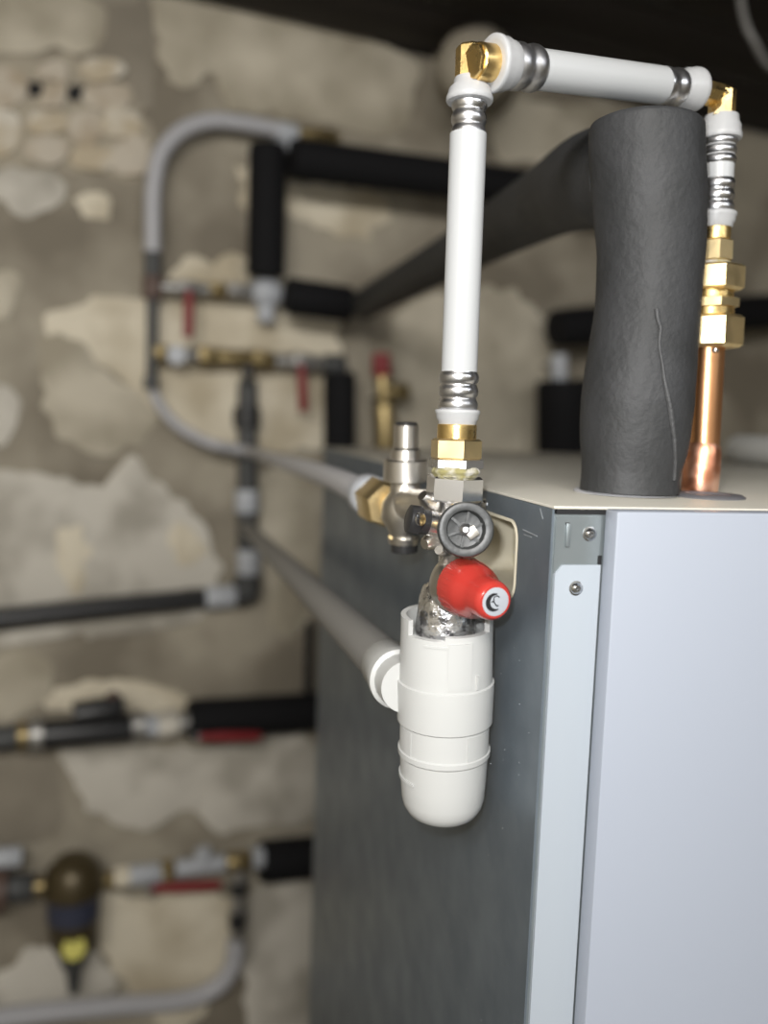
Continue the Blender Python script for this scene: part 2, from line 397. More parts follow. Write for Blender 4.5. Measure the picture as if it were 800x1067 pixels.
# recess cup
bm = bmesh.new()
l0 = rrect(ga, gb, gz0, gz1, .011); l1 = rrect(ga + .005, gb - .003, gz0 + .004, gz1 - .004, .009)
def lv(lp, dep): return [bm.verts.new(CW @ Vector((dep, a, b))) for a, b in lp]
A = lv(l0, -.0014); A2 = lv(rrect(ga + .0015, gb - .0015, gz0 + .0015, gz1 - .0015, .010), -.0022); B = lv(l1, .004); Cc = lv(l1, .030)
for a, b in ((A, A2), (A2, B), (B, Cc)):
    for i in range(len(a)): bm.faces.new((a[i], a[(i + 1) % len(a)], b[(i + 1) % len(a)], b[i]))
bm.faces.new(Cc)
part('grip_recess', bm, 'recess_beige', CAB, label='beige moulded grip recess')
def screw(center, normal, r, parent, name='screw'):
    n = normal.normalized()
    o = part(name, lathe(center, center + n * r * .7, [(0, r * 1.25), (.12, r * 1.25), (.2, r), (.6, r * .85), (.9, r * .55), (.9, r * .42), (.5, r * .38), (.5, 0)], 28), 'screw', parent)
    part('screw_socket', lathe(center + n * r * .36, center + n * r * .42, [(0, r * .34), (1, r * .34)], 12), 'screw_slot', o)
q = onside(507, 526); screw(CW @ Vector((-.0012, q.y, q.z)), SIDE_N, .0032, CAB)
# little scratches on the side sheet
for (a, b, c, d, w) in ((547, 552, 562, 559, .0007), (548, 557, 556, 560, .0005), (565, 530, 568, 541, .0005)):
    p, q = onside(a, b), onside(c, d)
    part('scratch', tube([CW @ Vector((-.0012, p.y, p.z)), CW @ Vector((-.0012, q.y, q.z))], w / 2, 8, 3), 'scratch', side)
for _ in range(34):
    yy = random.uniform(.01, .16); z = zt - random.uniform(.03, .36); rs_ = random.uniform(.00025, .0006)
    part('speck', lathe(CW @ Vector((-.0011, yy, z)), CW @ Vector((-.00135, yy, z)), [(0, rs_), (1, rs_ * .6)], 8), 'scratch', side)
# front frame: zinc corner bracket, white flange, door
f1 = onfront(626, 533); zb0 = onfront(600, 588).z; zb1 = onfront(600, 536).z
fx = onfront(623, 600).x
part('front_frame', cb(0.0, fx + .012, 0.0, .0015, .03, zb1), 'zinc', CAB, label='zinc edge of the body shell')
br = part('corner_bracket', prism([[(.0006, zb0 - .004), (fx - .0005, zb0 - .004), (fx - .0005, zb1 - .001), (.0006, zb1 - .001)]], -.0012, CW), 'zinc', CAB, label='zinc corner bracket with a screw')
q = onfront(590, 557); part('embossed_tab', cb(q.x - .0012, q.x + .0012, -.0028, -.001, q.z - .006, q.z + .006, bev=.0006), 'zinc', br)
q = onfront(590, 545); part('slot', cb(q.x - .0011, q.x + .0011, -.0016, -.0011, q.z - .0007, q.z + .0004), 'interior_dark', br)
q = onfront(624, 583); part('slot', cb(q.x - .0014, q.x + .0006, -.0016, -.0011, q.z - .0022, q.z + .0022), 'interior_dark', br)
q = onfront(613, 556); screw(CW @ Vector((q.x, -.0012, q.z)), FRONT_N, .0030, br)
fl = part('flange', prism([[(.0012, .04), (fx, .04), (fx, zb0), (.0050, zb0), (.0012, zb0 - .0045)]], -.0022, CW), 'flange_white', CAB, label='white flange strip with clipped corner')
q = onfront(598, 612); screw(CW @ Vector((q.x, -.0022, q.z)), FRONT_N, .0030, fl)
dx = fx + .0004
bm = cb(dx, CB_W + .002, -.0155, -.0025, .04, zt - .0008, bev=.0012)
door = part('door', bm, 'door_white', CAB, label='large pale blue-grey front door')
part('door_gap_shadow_plate', cb(.001, fx + .01, -.0004, .0018, zb1, zt - .0018), 'interior_dark', CAB, label='dark plate standing in for the shade in the gap under the lid')  # solid strip, its black painted as the shade below the lid

# ------------------------------------------------------------------ risers of the hot-water safety group
def sleeve_prof(r, n=3):
    pr = [(0, r * .86), (.015, r * .95)]
    for i in range(n):
        a, w = i / n, 1 / n
        pr += [(a + w * .10, r * .955), (a + w * .24, r * 1.01), (a + w * .45, r * 1.045), (a + w * .68, r * 1.03), (a + w * .86, r * .975), (a + w * .93, r * .93)]
    return pr + [(1, r * .9)]
RA = Axis(P(489.5, 95, .455), P(474, 500, .476))
rp = .0098
pipe = root('white_plastic_pipe', 'upright white plastic pipe with ribbed steel press sleeve at each end, above the wheel valve', 'pipe', RA.at(440), 'white press-fitted pipes')
part('tube', tube([RA.at(140), RA.at(264), RA.at(392)], rp, 40, 8), 'pex_white', pipe)
def sleeve(ax, y0, y1, px, parent, n=3, pr=None):
    r = ax.r((y0 + y1) / 2, px)
    return part('press_sleeve', lathe(ax.at(y0), ax.at(y1), sleeve_prof(r, n), 40), 'steel_sleeve', parent, ang=60)
sleeve(RA, 102, 147, 17.8, pipe); sleeve(RA, 387, 429, 20.0, pipe)
def collar(ax, y0, y1, r_small, r_big, parent):           # flared translucent stop ring; big end at y1
    a, b = ax.r(y0, r_small), ax.r(y1, r_big)
    return part('stop_ring', lathe(ax.at(y0), ax.at(y1), [(0, a * .96), (.06, a), (.25, a * 1.02), (.45, a * .35 + b * .65), (.68, b * .95), (.8, b), (.95, b), (1, b * .96), (1, a * .9)], 40), 'ring_plastic', parent, ang=50)
collar(RA, 82, 107, 17, 24.5, pipe); 
collar(RA, 443, 427, 19.5, 23.5, pipe)

# left elbow
TA = (P(524, 67.5, .452), P(735, 95, .524))
tdir = (TA[1] - TA[0])
def tx(px):
    lo, hi = -1.0, 2.0
    for _ in range(50):
        m = (lo + hi) / 2
        if proj(TA[0] + tdir * m)[0] < px: lo = m
        else: hi = m
    return TA[0] + tdir * lo
def tr(px, w): return w * proj(tx(px))[2] / F
el = root('brass_elbow', 'brass elbow at the top left, joining the tall upright pipe to the sloping one', 'elbow fitting', RA.at(82), 'brass elbows at the pipe corners')
c0 = tx(493)
e0 = RA.at(83)
part('leg_block', lathe(RA.at(86), RA.at(49), [(0, .0082), (.93, .0082), (1, .0074)], 8, phase=.35), 'brass', el, ang=20)
part('side_block', cyl(tx(492), tx(502), .0085, .06, 8), 'brass', el, ang=20)
part('side_socket', cyl(tx(496), tx(516), .0092, .06, 36), 'brass', el)
tp = root('white_plastic_pipe', 'short sloping white plastic pipe along the top, between the two brass elbows', 'pipe', tx(524), 'white press-fitted pipes')
part('tube', tube([tx(550), tx(630), tx(692)], .0103, 40, 8), 'pex_white', tp)
def hcoll(x0, x1, ra, rb):
    a, b = tr(x0, ra), tr(x1, rb)
    return part('stop_ring', lathe(tx(x0), tx(x1), [(0, a * .96), (.06, a), (.25, a * 1.02), (.45, a * .35 + b * .65), (.68, b * .95), (.8, b), (.95, b), (1, b * .96), (1, a * .9)], 40), 'ring_plastic', tp, ang=50)
hcoll(532, 512, 24, 28.5); hcoll(704, 725, 17.0, 21.5)
part('press_sleeve', lathe(tx(530), tx(560), sleeve_prof(tr(555, 22.3), 2), 40), 'steel_sleeve', tp, ang=60)
part('press_sleeve', lathe(tx(684), tx(709), sleeve_prof(tr(710, 17.6), 2), 40), 'steel_sleeve', tp, ang=60)

# right-hand drop over the copper pipe
GB = onlid(728, 514)
dB = proj(GB)[2]
CA_ = Axis(P(751.5, 120, dB - .022), P(733, 468, dB))
def CR(y, px): return CA_.r(y, px)
e2 = root('brass_elbow', 'brass elbow at the top right with cast raised marks, above the short ribbed joint', 'elbow fitting', CA_.at(122), 'brass elbows at the pipe corners')
part('leg_block', cyl(CA_.at(123), CA_.at(94), CR(110, 13.5), .08, 8), 'brass', e2, ang=20)
part('side_block', cyl(tx(722), CA_.at(101), CR(110, 12.5), .05, 8), 'brass', e2, ang=20)
bm = bmesh.new()
tri = [P(742, 119, .5), P(756, 119, .5), P(756, 106, .5)]
fd = CM.to_3x3() @ Vector((0, 0, 1))
base = CA_.at(110); dd = proj(base)[2] - CR(110, 13.5) - .0002
vsx = [bm.verts.new(P(a, b, dd)) for a, b in ((743, 118), (755, 118), (755, 106))]; f = bm.faces.new(vsx)
ex = bmesh.ops.extrude_face_region(bm, geom=[f]); bmesh.ops.translate(bm, verts=[g for g in ex['geom'] if isinstance(g, bmesh.types.BMVert)], vec=-fd * .0015)
part('raised_mark', bm, 'brass_pale', e2)
for k in range(4):
    a = 744 + k * 3.6
    part('raised_mark', box(-.0006, .0006, -.0008, .0008, -.0010, .0010, M=Matrix.Translation(P(a, 97 + (k % 2), dd + .0003))), 'brass_pale', e2)
sp = root('ribbed_press_joint', 'short upright joint of two ribbed steel sleeves with white gap, above the brass union', 'pipe joint', CA_.at(238))
part('tube', tube([CA_.at(140), CA_.at(180), CA_.at(225)], CR(180, 15.5), 32, 6), 'pex_white', sp)
collar(CA_, 121, 146, 17.5, 21.5, sp); collar(CA_, 238, 222, 17, 20.5, sp)
sleeve(CA_, 143, 173, 16.5, sp); sleeve(CA_, 187, 223, 16.8, sp)
un = root('brass_union', 'stacked brass union nuts above the copper pipe, beside the black foam tube', 'union fitting', CA_.at(363))
part('neck', cyl(CA_.at(251), CA_.at(236), CR(245, 15.5)), 'brass', un)
part('hex_nut', hexn(CA_.at(274), CA_.at(250), CR(262, 18.5), phase=.05), 'brass_pale', un)
part('thread_seal', tube([CA_.at(273.5), CA_.at(279)], [CR(276, 18), CR(276, 20)], 24, 3, wob=.3), 'hemp', un, label='steel-grey thread sealing strands')
part('hex_nut', hexn(CA_.at(304), CA_.at(277), CR(290, 31.5), phase=.15), 'brass_pale', un)
part('ring', cyl(CA_.at(311.5), CA_.at(303.5), CR(307, 21.5)), 'brass', un)
part('hex_nut', hexn(CA_.at(322), CA_.at(311), CR(316, 27.5), phase=.1), 'brass_pale', un)
part('ring', cyl(CA_.at(330), CA_.at(321.5), CR(326, 23)), 'brass', un)
part('hex_nut', hexn(CA_.at(363), CA_.at(329), CR(346, 33), phase=.2), 'brass_pale', un)
cp = root('copper_pipe', 'bare copper pipe stub rising from the grey grommet on the cabinet lid', 'pipe', GB)
part('tube', tube([CA_.at(466), CA_.at(430), CA_.at(395), CA_.at(360)], CR(420, 15.8), 36, 8), 'copper', cp)
part('coupling', lathe(GB + Vector((0, 0, .0003)), CA_.at(463), [(0, CR(500, 17.2)), (.05, CR(500, 18.4)), (.45, CR(500, 18.8)), (.8, CR(480, 18.2)), (.93, CR(470, 17.2)), (1, CR(470, 16))], 36), 'copper_hot', cp, label='heat-stained reddish solder coupling')
part('solder_drop', lathe(P(746, 362, dB - .026), P(744, 368, dB - .026), [(0, 0), (.3, .0022), (.8, .0018), (1, 0)], 12), 'solder', cp)
gc = onlid(737, 518)
gr = root('rubber_grommet', 'grey rubber grommet around the foot of the copper pipe', 'grommet', gc, 'grommets on the cabinet lid')
part('flange', lathe(gc, gc + Vector((0, 0, .0022)), [(0, .0212), (.4, .0216), (1, .0195), (1, .0135), (.5, .012), (.5, 0)], 44), 'rubber_grey', gr)

# ------------------------------------------------------------------ black foam insulation
ib = onlid(652, 516); dI = proj(ib)[2]
dI = dI + .004
g2 = onlid(650, 514)
gr2 = root('rubber_grommet', 'light grey grommet showing under the foot of the black foam tube', 'grommet', g2, 'grommets on the cabinet lid')
part('flange', lathe(g2, g2 + Vector((0, 0, .002)), [(0, .030), (.4, .0305), (1, .029), (1, 0)], 44), 'pipe_white_grey', gr2)
ft = root('foam_pipe_insulation', 'thick black foam insulation tube standing on the lid, bending back towards the wall', 'pipe insulation', g2)
s = dI / F
pts, rad = [], []
for px, py, w, dd in ((656, 489, 49, 0), (659, 470, 54.5, -.001), (663, 420, 57.5, -.004), (667, 380, 56, -.006), (674, 320, 53, -.010),
                      (678, 260, 55, -.013), (676, 205, 58, -.016), (674, 165, 58.5, -.019), (673, 150, 59.5, -.0205), (673.5, 134, 58.8, -.0214)):
    d = dI + dd; pts.append(P(px, py, d)); rad.append(w * d / F)
pts = [Vector((pts[0].x, pts[0].y, ZT + .0022)), Vector((pts[0].x, pts[0].y, ZT + .009))] + pts; rad = [.0290, .0285] + rad
zs = [p.z for p in pts]; rows = []
for k in range(72):                                   # even rings up the tube, smoothed
    z = zs[0] + (zs[-1] - zs[0]) * k / 71
    a = max(i for i in range(len(zs) - 1) if zs[i] <= z + 1e-9); f = min((z - zs[a]) / (zs[a + 1] - zs[a]), 1)
    q_ = pts[a].lerp(pts[a + 1], f); rows.append([q_.x, q_.y, z, rad[a] * (1 - f) + rad[a + 1] * f])
for _ in range(6):
    r2 = [list(r_) for r_ in rows]
    for k in range(1, 71):
        for c_ in (0, 1, 3): r2[k][c_] = .25 * rows[k - 1][c_] + .5 * rows[k][c_] + .25 * rows[k + 1][c_]
    rows = r2
tx_, ty_, tz_, tr0 = rows[-1]
rows += [[tx_, ty_, tz_ + .0014, tr0 * .975], [tx_, ty_, tz_ + .0022, tr0 * .93], [tx_, ty_, tz_ + .0024, tr0 * .86]]
def lump(c, dr, rr): return rr * (1 + .030 * noise.noise(Vector((dr.x * 1.6, dr.y * 1.6, c.z * 14))) + .006 * noise.noise((c + dr * rr) * 160))
up = tube([Vector(r_[:3]) for r_ in rows], [r_[3] for r_ in rows], 56, straight=True, lump=lump)
from mathutils.bvhtree import BVHTree
foam_bvh = BVHTree.FromBMesh(up)
part('upright_tube', up, 'foam', ft, ang=70)
# cut mitre elbow running to the back: the sloping run
far0 = W(379, 317, .13)
bpts = [P(668, 150, dI - .010), P(634, 166, dI + .05), P(592, 202, dI + .20), P(500, 251, dI + .55)]
q1 = P(610, 190, dI + .11)
run = [P(662, 182, dI - .005), P(638, 184, dI + .035), q1, P(560, 216, .84), P(470, 267, 1.20), far0]
part('sloping_tube', tube(run, [.028, .031, .033, .033, .031, .031], 36, 8, lump=lump), 'foam', ft, ang=70)
# glued seam
sm = []
for px, py in ((684, 322), (685, 332), (688, 342), (687, 352), (687, 362), (690, 380), (692, 395), (695, 410), (698, 425), (700, 440), (702, 455), (703, 470), (703, 485), (702, 500)):
    o_ = CM.translation; r_ = (P(px, py, 1) - o_).normalized()
    h_ = foam_bvh.ray_cast(o_, r_)[0]
    if h_ is not None: sm.append(h_ - r_ * .0002)
part('glue_seam', tube(sm, .0013, 10, 6, wob=.5), 'foam_seam', ft)

# ------------------------------------------------------------------ safety group (chrome body, wheel, red relief cap)
HP = .32
def vcyl(name, y0, y1, w, m, parent, **k): return part(name, cyl(RA.at(y1), RA.at(y0), RA.r((y0 + y1) / 2, w)), m, parent, **k)
un2 = root('brass_pipe_nipple', 'brass hexagon nipple with hemp-sealed thread under the tall upright white pipe', 'pipe fitting', RA.at(495))
vcyl('neck', 442, 459, 20.5, 'brass', un2)
part('hex_nut', hexn(RA.at(479), RA.at(457), RA.r(468, 27), phase=HP), 'brass_pale', un2)
part('steel_nut', hexn(RA.at(488), RA.at(478), RA.r(484, 29), phase=.4), 'steel_sleeve', un2)
part('thread_seal', tube([RA.at(486), RA.at(491), RA.at(496)], [RA.r(490, 24), RA.r(490, 26), RA.r(490, 23)], 28, 4, wob=.3), 'hemp', un2, label='yellowish hemp thread sealing')
sg = root('safety_group', 'chrome safety group with black wheel and red relief cap, hung above the white trap', 'valve', RA.at(650))
SA = Axis(RA.at(495), P(464, 650, .487))
def SR(y, px): return SA.r(y, px)
part('top_nut', hexn(SA.at(522), SA.at(495), SR(508, 30), phase=HP), 'chrome', sg)
part('body', lathe(SA.at(520), SA.at(625), [(0, SR(530, 22)), (.12, SR(530, 20)), (.2, SR(540, 21)), (.45, SR(550, 21)), (.55, SR(580, 12)), (.7, SR(590, 11)), (.8, SR(600, 16)), (1, SR(620, 22))], 36), 'chrome', sg)
part('outlet', lathe(SA.at(606), SA.at(664), [(0, SR(615, 17)), (.10, SR(620, 26)), (.28, SR(620, 29)), (.5, SR(640, 30)), (.85, SR(650, 31.5)), (1, SR(655, 30))], 40), 'chrome_rough', sg, ang=70, label='dull rough-cast chrome outlet')
# cross tube
ca, cbb = P(424, 540, .462), P(486, 553, .470)
part('test_plug', lathe(ca, ca.lerp(cbb, .45), [(0, .0055), (.06, .0076), (.45, .0080), (.5, .0070), (.6, .0070), (1, .0062)], 32), 'black_plastic', sg, label='black plug on the left')
part('plug_face', cyl(P(437, 541, .4535), P(439, 541, .4525), .0035), 'chrome', sg)
part('cross_tube', lathe(ca.lerp(cbb, .35), cbb, [(0, .0068), (.3, .0068), (.5, .0110), (1, .0115)], 32), 'chrome', sg)
part('side_lug', lathe(P(452, 528, .476), P(440, 516, .470), [(0, .0045), (.7, .0045), (1, .003)], 18), 'nickel', sg)
part('side_lug', lathe(P(455, 562, .476), P(442, 567, .470), [(0, .0045), (.7, .0045), (1, .003)], 18), 'nickel', sg)
part('drain_screw', cyl(P(463, 577, .474), P(457, 573, .466), .0026), 'chrome', sg)
wc = P(485.5, 552, .440); wax = (P(485.5, 552, .440) - P(478, 551, .470)).normalized()
wR = 29.5 * .440 / F
wh = part('wheel', lathe(wc - wax * .012, wc + wax * .001, [(0, wR * .80), (.15, wR * .93), (.5, wR), (.85, wR), (.97, wR * .95), (1.0, wR * .86), (.95, wR * .70), (.55, wR * .62), (.50, wR * .3), (.50, 0)], 48), 'dark_plastic', sg, label='black round hand wheel')
part('wheel_neck', lathe(P(476, 551, .474), wc - wax * .010, [(0, .0105), (.7, .0115), (1, .0125)], 32), 'brass', sg)
part('hub', lathe(wc - wax * .006, wc - wax * .001, [(0, wR * .26), (.7, wR * .22), (1, wR * .1), (1, 0)], 20), 'steel_sleeve', wh)
uu, vv = frame_of(wax)
rot = Matrix((uu, vv, wax)).transposed().to_4x4()
for ang in (0, 60, 120, 180, 240, 300):
    M = Matrix.Translation(wc - wax * .0045) @ rot @ Matrix.Rotation(math.radians(ang + 20), 4, 'Z')
    part('spoke', box(wR * .2, wR * .68, -.0007, .0007, -.0015, .0012, M=M), 'dark_plastic', wh)
M = Matrix.Translation(P(491.5, 555, .4435)) @ rot @ Matrix.Rotation(math.radians(35), 4, 'Z')
part('square_key', box(-.0030, .0030, -.0030, .0030, -.003, .0015, M=M, bev=.0005), 'nickel', wh, label='pale square key')
# red cap
r0, r1 = P(479, 609, .470), P(516, 627, .434)
ra = (r1 - r0).normalized(); RL = (r1 - r0).length
part('relief_seat', lathe(r0 - ra * .016, r0 + ra * .004, [(0, .008), (.3, .0125), (.55, .0162), (.8, .0168), (1, .0158)], 40), 'nickel', sg)
rc = part('relief_cap', lathe(r0 + ra * .002, r1, [(0, .0150), (.04, .0158), (.10, .0160), (.38, .0150), (.50, .0138), (.60, .0118), (.72, .0110), (.90, .0104), (.97, .0097), (1, .0084), (1, 0)], 44), 'red_plastic', sg, ang=40, label='glossy red relief cap')
uu, vv = frame_of(ra)
for k in range(30):                                    # fine grip ribs
    a = 2 * PI * k / 30; dr = uu * math.cos(a) + vv * math.sin(a)
    part('grip_rib', lathe(r0 + ra * RL * .10 + dr * .0157, r0 + ra * RL * .42 + dr * .0146, [(0, .0004), (.5, .0006), (1, .0004)], 5), 'red_plastic', rc)
st = part('sticker', lathe(r1 - ra * .0001, r1 + ra * .0004, [(0, .0074), (.8, .0074), (1, .0070)], 36), 'sticker_white', rc, label='round silver-white sticker with a black mark')
camx = CM.to_3x3() @ Vector((1, 0, 0)); sx = (camx - ra * camx.dot(ra)).normalized(); sy = ra.cross(sx)
def mark(fn, w):                                        # the black curled mark printed on the sticker
    bm = bmesh.new(); a_, b_ = [], []
    for k in range(17):
        t = k / 16; x, yv, wd = fn(t)[:3]
        c = r1 + ra * .00055 + sx * x * .0074 + sy * yv * .0074
        nx_ = (sx * fn(t)[3] + sy * fn(t)[4]).normalized()
        a_.append(bm.verts.new(c + nx_ * wd * .0074)); b_.append(bm.verts.new(c - nx_ * wd * .0074))
    for k in range(16): bm.faces.new((a_[k], a_[k + 1], b_[k + 1], b_[k]))
    ex = bmesh.ops.extrude_face_region(bm, geom=bm.faces[:]); bmesh.ops.translate(bm, verts=[g for g in ex['geom'] if isinstance(g, bmesh.types.BMVert)], vec=ra * .0001)
    part('printed_mark', bm, 'ink', rc)
mark(lambda t: (-.05 + .56 * math.cos(math.radians(75 + 220 * t)), .56 * math.sin(math.radians(75 + 220 * t)), .04 + .13 * math.sin(PI * t), math.cos(math.radians(75 + 220 * t)), math.sin(math.radians(75 + 220 * t))), 1)
mark(lambda t: (-.35 + .55 * t, .02 - .25 * t + .1 * math.sin(6 * t), .05, .3, 1), 1)
mark(lambda t: (.05 + .22 * math.cos(math.radians(20 + 200 * t)), .22 + .2 * math.sin(math.radians(20 + 200 * t)), .035, math.cos(math.radians(20 + 200 * t)), math.sin(math.radians(20 + 200 * t))), 1)

# ------------------------------------------------------------------ white trap
KA = Axis(P(465.5, 650, .487), P(460.5, 858, .506))
def KR(y, px): return KA.r(y, px)
tr_ = root('white_drain_trap', 'white plastic drain trap cup with raised bands, below the red cap', 'drain trap', KA.at(858))
def ka(y): return KA.at(y)
y0, y1 = 650, 858
def kp(y, w): return ((Axis_t(y)), KR(y, w))
def Axis_t(y): return (KA.at(y) - KA.at(658)).length / (KA.at(850) - KA.at(658)).length
prof = [(Axis_t(y), KR(y, w)) for y, w in ((660, 48), (706, 48.6), (707, 50.5), (712, 50.5), (748, 49.5), (750, 46.5), (776, 46.2), (777, 48.0), (782, 47.8), (784, 45.6),
        (812, 44.2), (828, 42.8), (836, 40.5), (843, 36), (848, 28), (850, 16), (850.5, 0))]
prof = [(Axis_t(660), KR(660, 44))] + prof
part('cup', lathe(KA.at(658), KA.at(850), prof, 64, close=True), 'siphon_white', tr_, ang=28)
# upper collar: an open wall with a gap at the left-front
bm = bmesh.new()
u, v = frame_of(KA.b - KA.a)
cr = [(a0) for a0 in range(0, 360, 6)]
top, bot, topi, boti = [], [], [], []
def cutz(adeg):                        # image-y of the rim at that angle
    return 640
cc0, cc1 = KA.at(641), KA.at(662)
vx = (CM.to_3x3() @ Vector((1, 0, 0))); vf = -FWD
ax = (KA.b - KA.a).normalized(); ex_ = (vx - ax * vx.dot(ax)).normalized(); ey_ = ax.cross(ex_)
if ey_.dot(vf) < 0: ey_ = -ey_                      # ey_ points to the camera
def wall_arc(a0, a1, yt, yb, w, th, name, m='siphon_white'):
    bm = bmesh.new(); n = max(4, int(abs(a1 - a0) / 5)); R_ = []
    pt, pb = KA.at(yt), KA.at(yb); ro = KR((yt + yb) / 2, w); ri = ro - th
    for k in range(n + 1):
        a = math.radians(a0 + (a1 - a0) * k / n); dr = ex_ * math.cos(a) + ey_ * math.sin(a)
        R_.append([bm.verts.new(p + dr * r) for p, r in ((pt, ro), (pb, ro), (pb, ri), (pt, ri))])
    for a, b in zip(R_, R_[1:]):
        for i in range(4): bm.faces.new((a[i], b[i], b[(i + 1) % 4], a[(i + 1) % 4]))
    bm.faces.new(R_[0]); bm.faces.new(list(reversed(R_[-1])))
    return part(name, bm, m, tr_)
wall_arc(-80, 96, 651, 664, 48, .004, 'rim')            # low rim right and front
wall_arc(96, 148, 655, 664, 48, .004, 'rim')
wall_arc(148, 290, 640, 664, 48, .003, 'rim')           # tall rim at the left and back
wall_arc(-80, 30, 638, 652, 48, .003, 'rim')
wall_arc(63, 92, 657, 703, 49.6, .002, 'raised_panel')  # raised front panels
wall_arc(52, 56, 690, 704, 50.5, .002, 'latch')
wall_arc(92, 122, 660, 662, 49, .0015, 'raised_panel')
wall_arc(60, 64, 752, 776, 47.2, .001, 'rib'); wall_arc(20, 60, 752, 776, 46.9, .0006, 'raised_panel')
wall_arc(140, 168, 752, 776, 46.9, .0006, 'raised_panel')
wall_arc(135, 200, 803, 806, 46.5, .001, 'rib')
oa = P(408, 706, .500); ob = P(402, 692, .540)
oc = P(424, 716, .49)
part('side_outlet', lathe(oc, ob, [(0, .0150), (.30, .0155), (.32, .0180), (.44, .0180), (.46, .0160), (.97, .0160), (1, .0150)], 40), 'siphon_white', tr_)
dp = root('grey_drain_pipe', 'grey plastic drain pipe sloping back from the white trap to the wall', 'pipe', ob)
ge = W(256, 549, .055)
part('tube', tube([ob.lerp(oc, .05), ob + (ge - ob) * .35, ob + (ge - ob) * .7, ge], [.0146, .0138, .0132, .0128], 30, 8), 'drain_grey', dp)

# ------------------------------------------------------------------ pressure reducer behind, and its supply pipe
NA = Axis(P(423, 445, .553), P(421, 570, .566))
def NR(y, px): return NA.r(y, px)
rd = root('pressure_reducer', 'nickel-plated pressure reducer with slim upright cap, behind the black wheel', 'valve', NA.at(570))
part('cap', lathe(NA.at(480), NA.at(441), [(0, NR(478, 16)), (.3, NR(470, 15)), (.36, NR(465, 13)), (.95, NR(445, 13)), (1, NR(445, 11))], 32), 'nickel', rd)
part('cap_top', cyl(NA.at(444.5), NA.at(440), NR(443, 11.5)), 'black_plastic', rd)
part('collar', cyl(NA.at(502), NA.at(478), NR(490, 23)), 'nickel', rd)
part('body', lathe(NA.at(500), NA.at(566), [(0, NR(505, 15)), (.2, NR(510, 16)), (.35, NR(520, 24)), (.6, NR(540, 25)), (.8, NR(555, 17)), (.88, NR(560, 15)), (.9, NR(562, 17)), (1, NR(565, 16))], 32), 'nickel', rd)
part('bottom_cap', cyl(NA.at(575), NA.at(565), NR(570, 14)), 'black_plastic', rd)
part('arm', cyl(NA.at(526), P(466, 529, .482), .0105), 'nickel', rd)
ua, ub = P(404, 527, .578), P(380, 514, .630)
part('union_nut', hexn(ua, ua.lerp(ub, .55), .0165), 'brass_pale', rd, label='brass union nut')
part('nut_ring', cyl(ua.lerp(ub, .5), ua.lerp(ub, .95), .0150), 'ring_pale', rd)
wp = root('white_supply_pipe', 'long white plastic pipe from the nickel reducer, curving up to the wall valves', 'pipe', ub)
chain = [ub.lerp(ua, .1), P(340, 496, .85), P(296, 482, 1.20), W(262, 471, .125), W(222, 463, .09), W(186, 444, .055), W(164, 418, .045), W(157, 392, .045)]
part('tube', tube(chain, [.0108, .0105, .0105, .0105, .0105, .0105, .0105, .0105], 28, 8), 'pipe_white_grey', wp)

# ------------------------------------------------------------------ pipework on the back wall
OFF = .05
def wcyl(name, a, b, wpx, m, parent, off=OFF, bev=.06, seg=20, **k):
    return part(name, cyl(W(*a, off), W(*b, off), wr(wpx, off, a), bev, seg), m, parent, **k)
def whex(name, a, b, wpx, m, parent, off=OFF, **k): return part(name, hexn(W(*a, off), W(*b, off), wr(wpx, off, a)), m, parent, **k)
def wtube(name, pts, wpx, m, parent, off=OFF, **k):
    return part(name, tube([W(*p, off) for p in pts], wr(wpx, off, pts[0]), 24, 8), m, parent, **k)
def clip(px, py, parent, off=OFF, r=7):                # wall bracket behind a pipe
    part('wall_bracket', cyl(W(px, py, off), W(px, py, off) + Vector((0, off + .004, 0)), wr(r, off, (px, py)) * .4, .02, 10), 'valve_nickel_far', parent)
def lever(parent, hub, end, m='valve_red', w=4.5, off=OFF):
    a, b = W(*hub, off + .03), W(*end, off + .03)
    st_ = part('stem', cyl(W(*hub, off), W(*hub, off + .034), wr(4.5, off, hub), .05, 14), 'pipe_grey_dark', parent)
    return part('lever', lathe(a, b, [(0, wr(w * .8)), (.2, wr(w * .8)), (.3, wr(w)), (.94, wr(w)), (1, wr(w * .6))], 12), m, parent, label='red lever handle')

# arched pipe
o = root('arched_grey_pipe', 'pale grey pipe arching from the corner of the black foam frame down the wall', 'pipe', W(158, 265, OFF))
wtube('tube', [(300, 138), (262, 130), (222, 126), (190, 136), (168, 160), (160, 195), (159, 230), (159, 266)], 8.2, 'pipe_white_grey', o); clip(160, 210, o); clip(240, 128, o)
wcyl('end_sleeve', (288, 137), (309, 142), 11, 'ring_pale', o)
wcyl('drop_nut', (302, 145), (304, 164), 7, 'ring_pale', o)
o = root('upright_valve_tail', 'thin dark metal upright linking the arched pipe to both valve rows', 'pipe fitting', W(158, 400, OFF))
wcyl('sleeve', (159, 262), (159, 292), 9, 'pipe_grey_dark', o); wcyl('tee', (159, 288), (159, 312), 10.5, 'red_brown', o)
wcyl('tube', (159, 310), (158, 398), 6, 'pipe_grey_dark', o); whex('nut', (158, 392), (157, 406), 8, 'pipe_grey_dark', o); clip(159, 340, o)
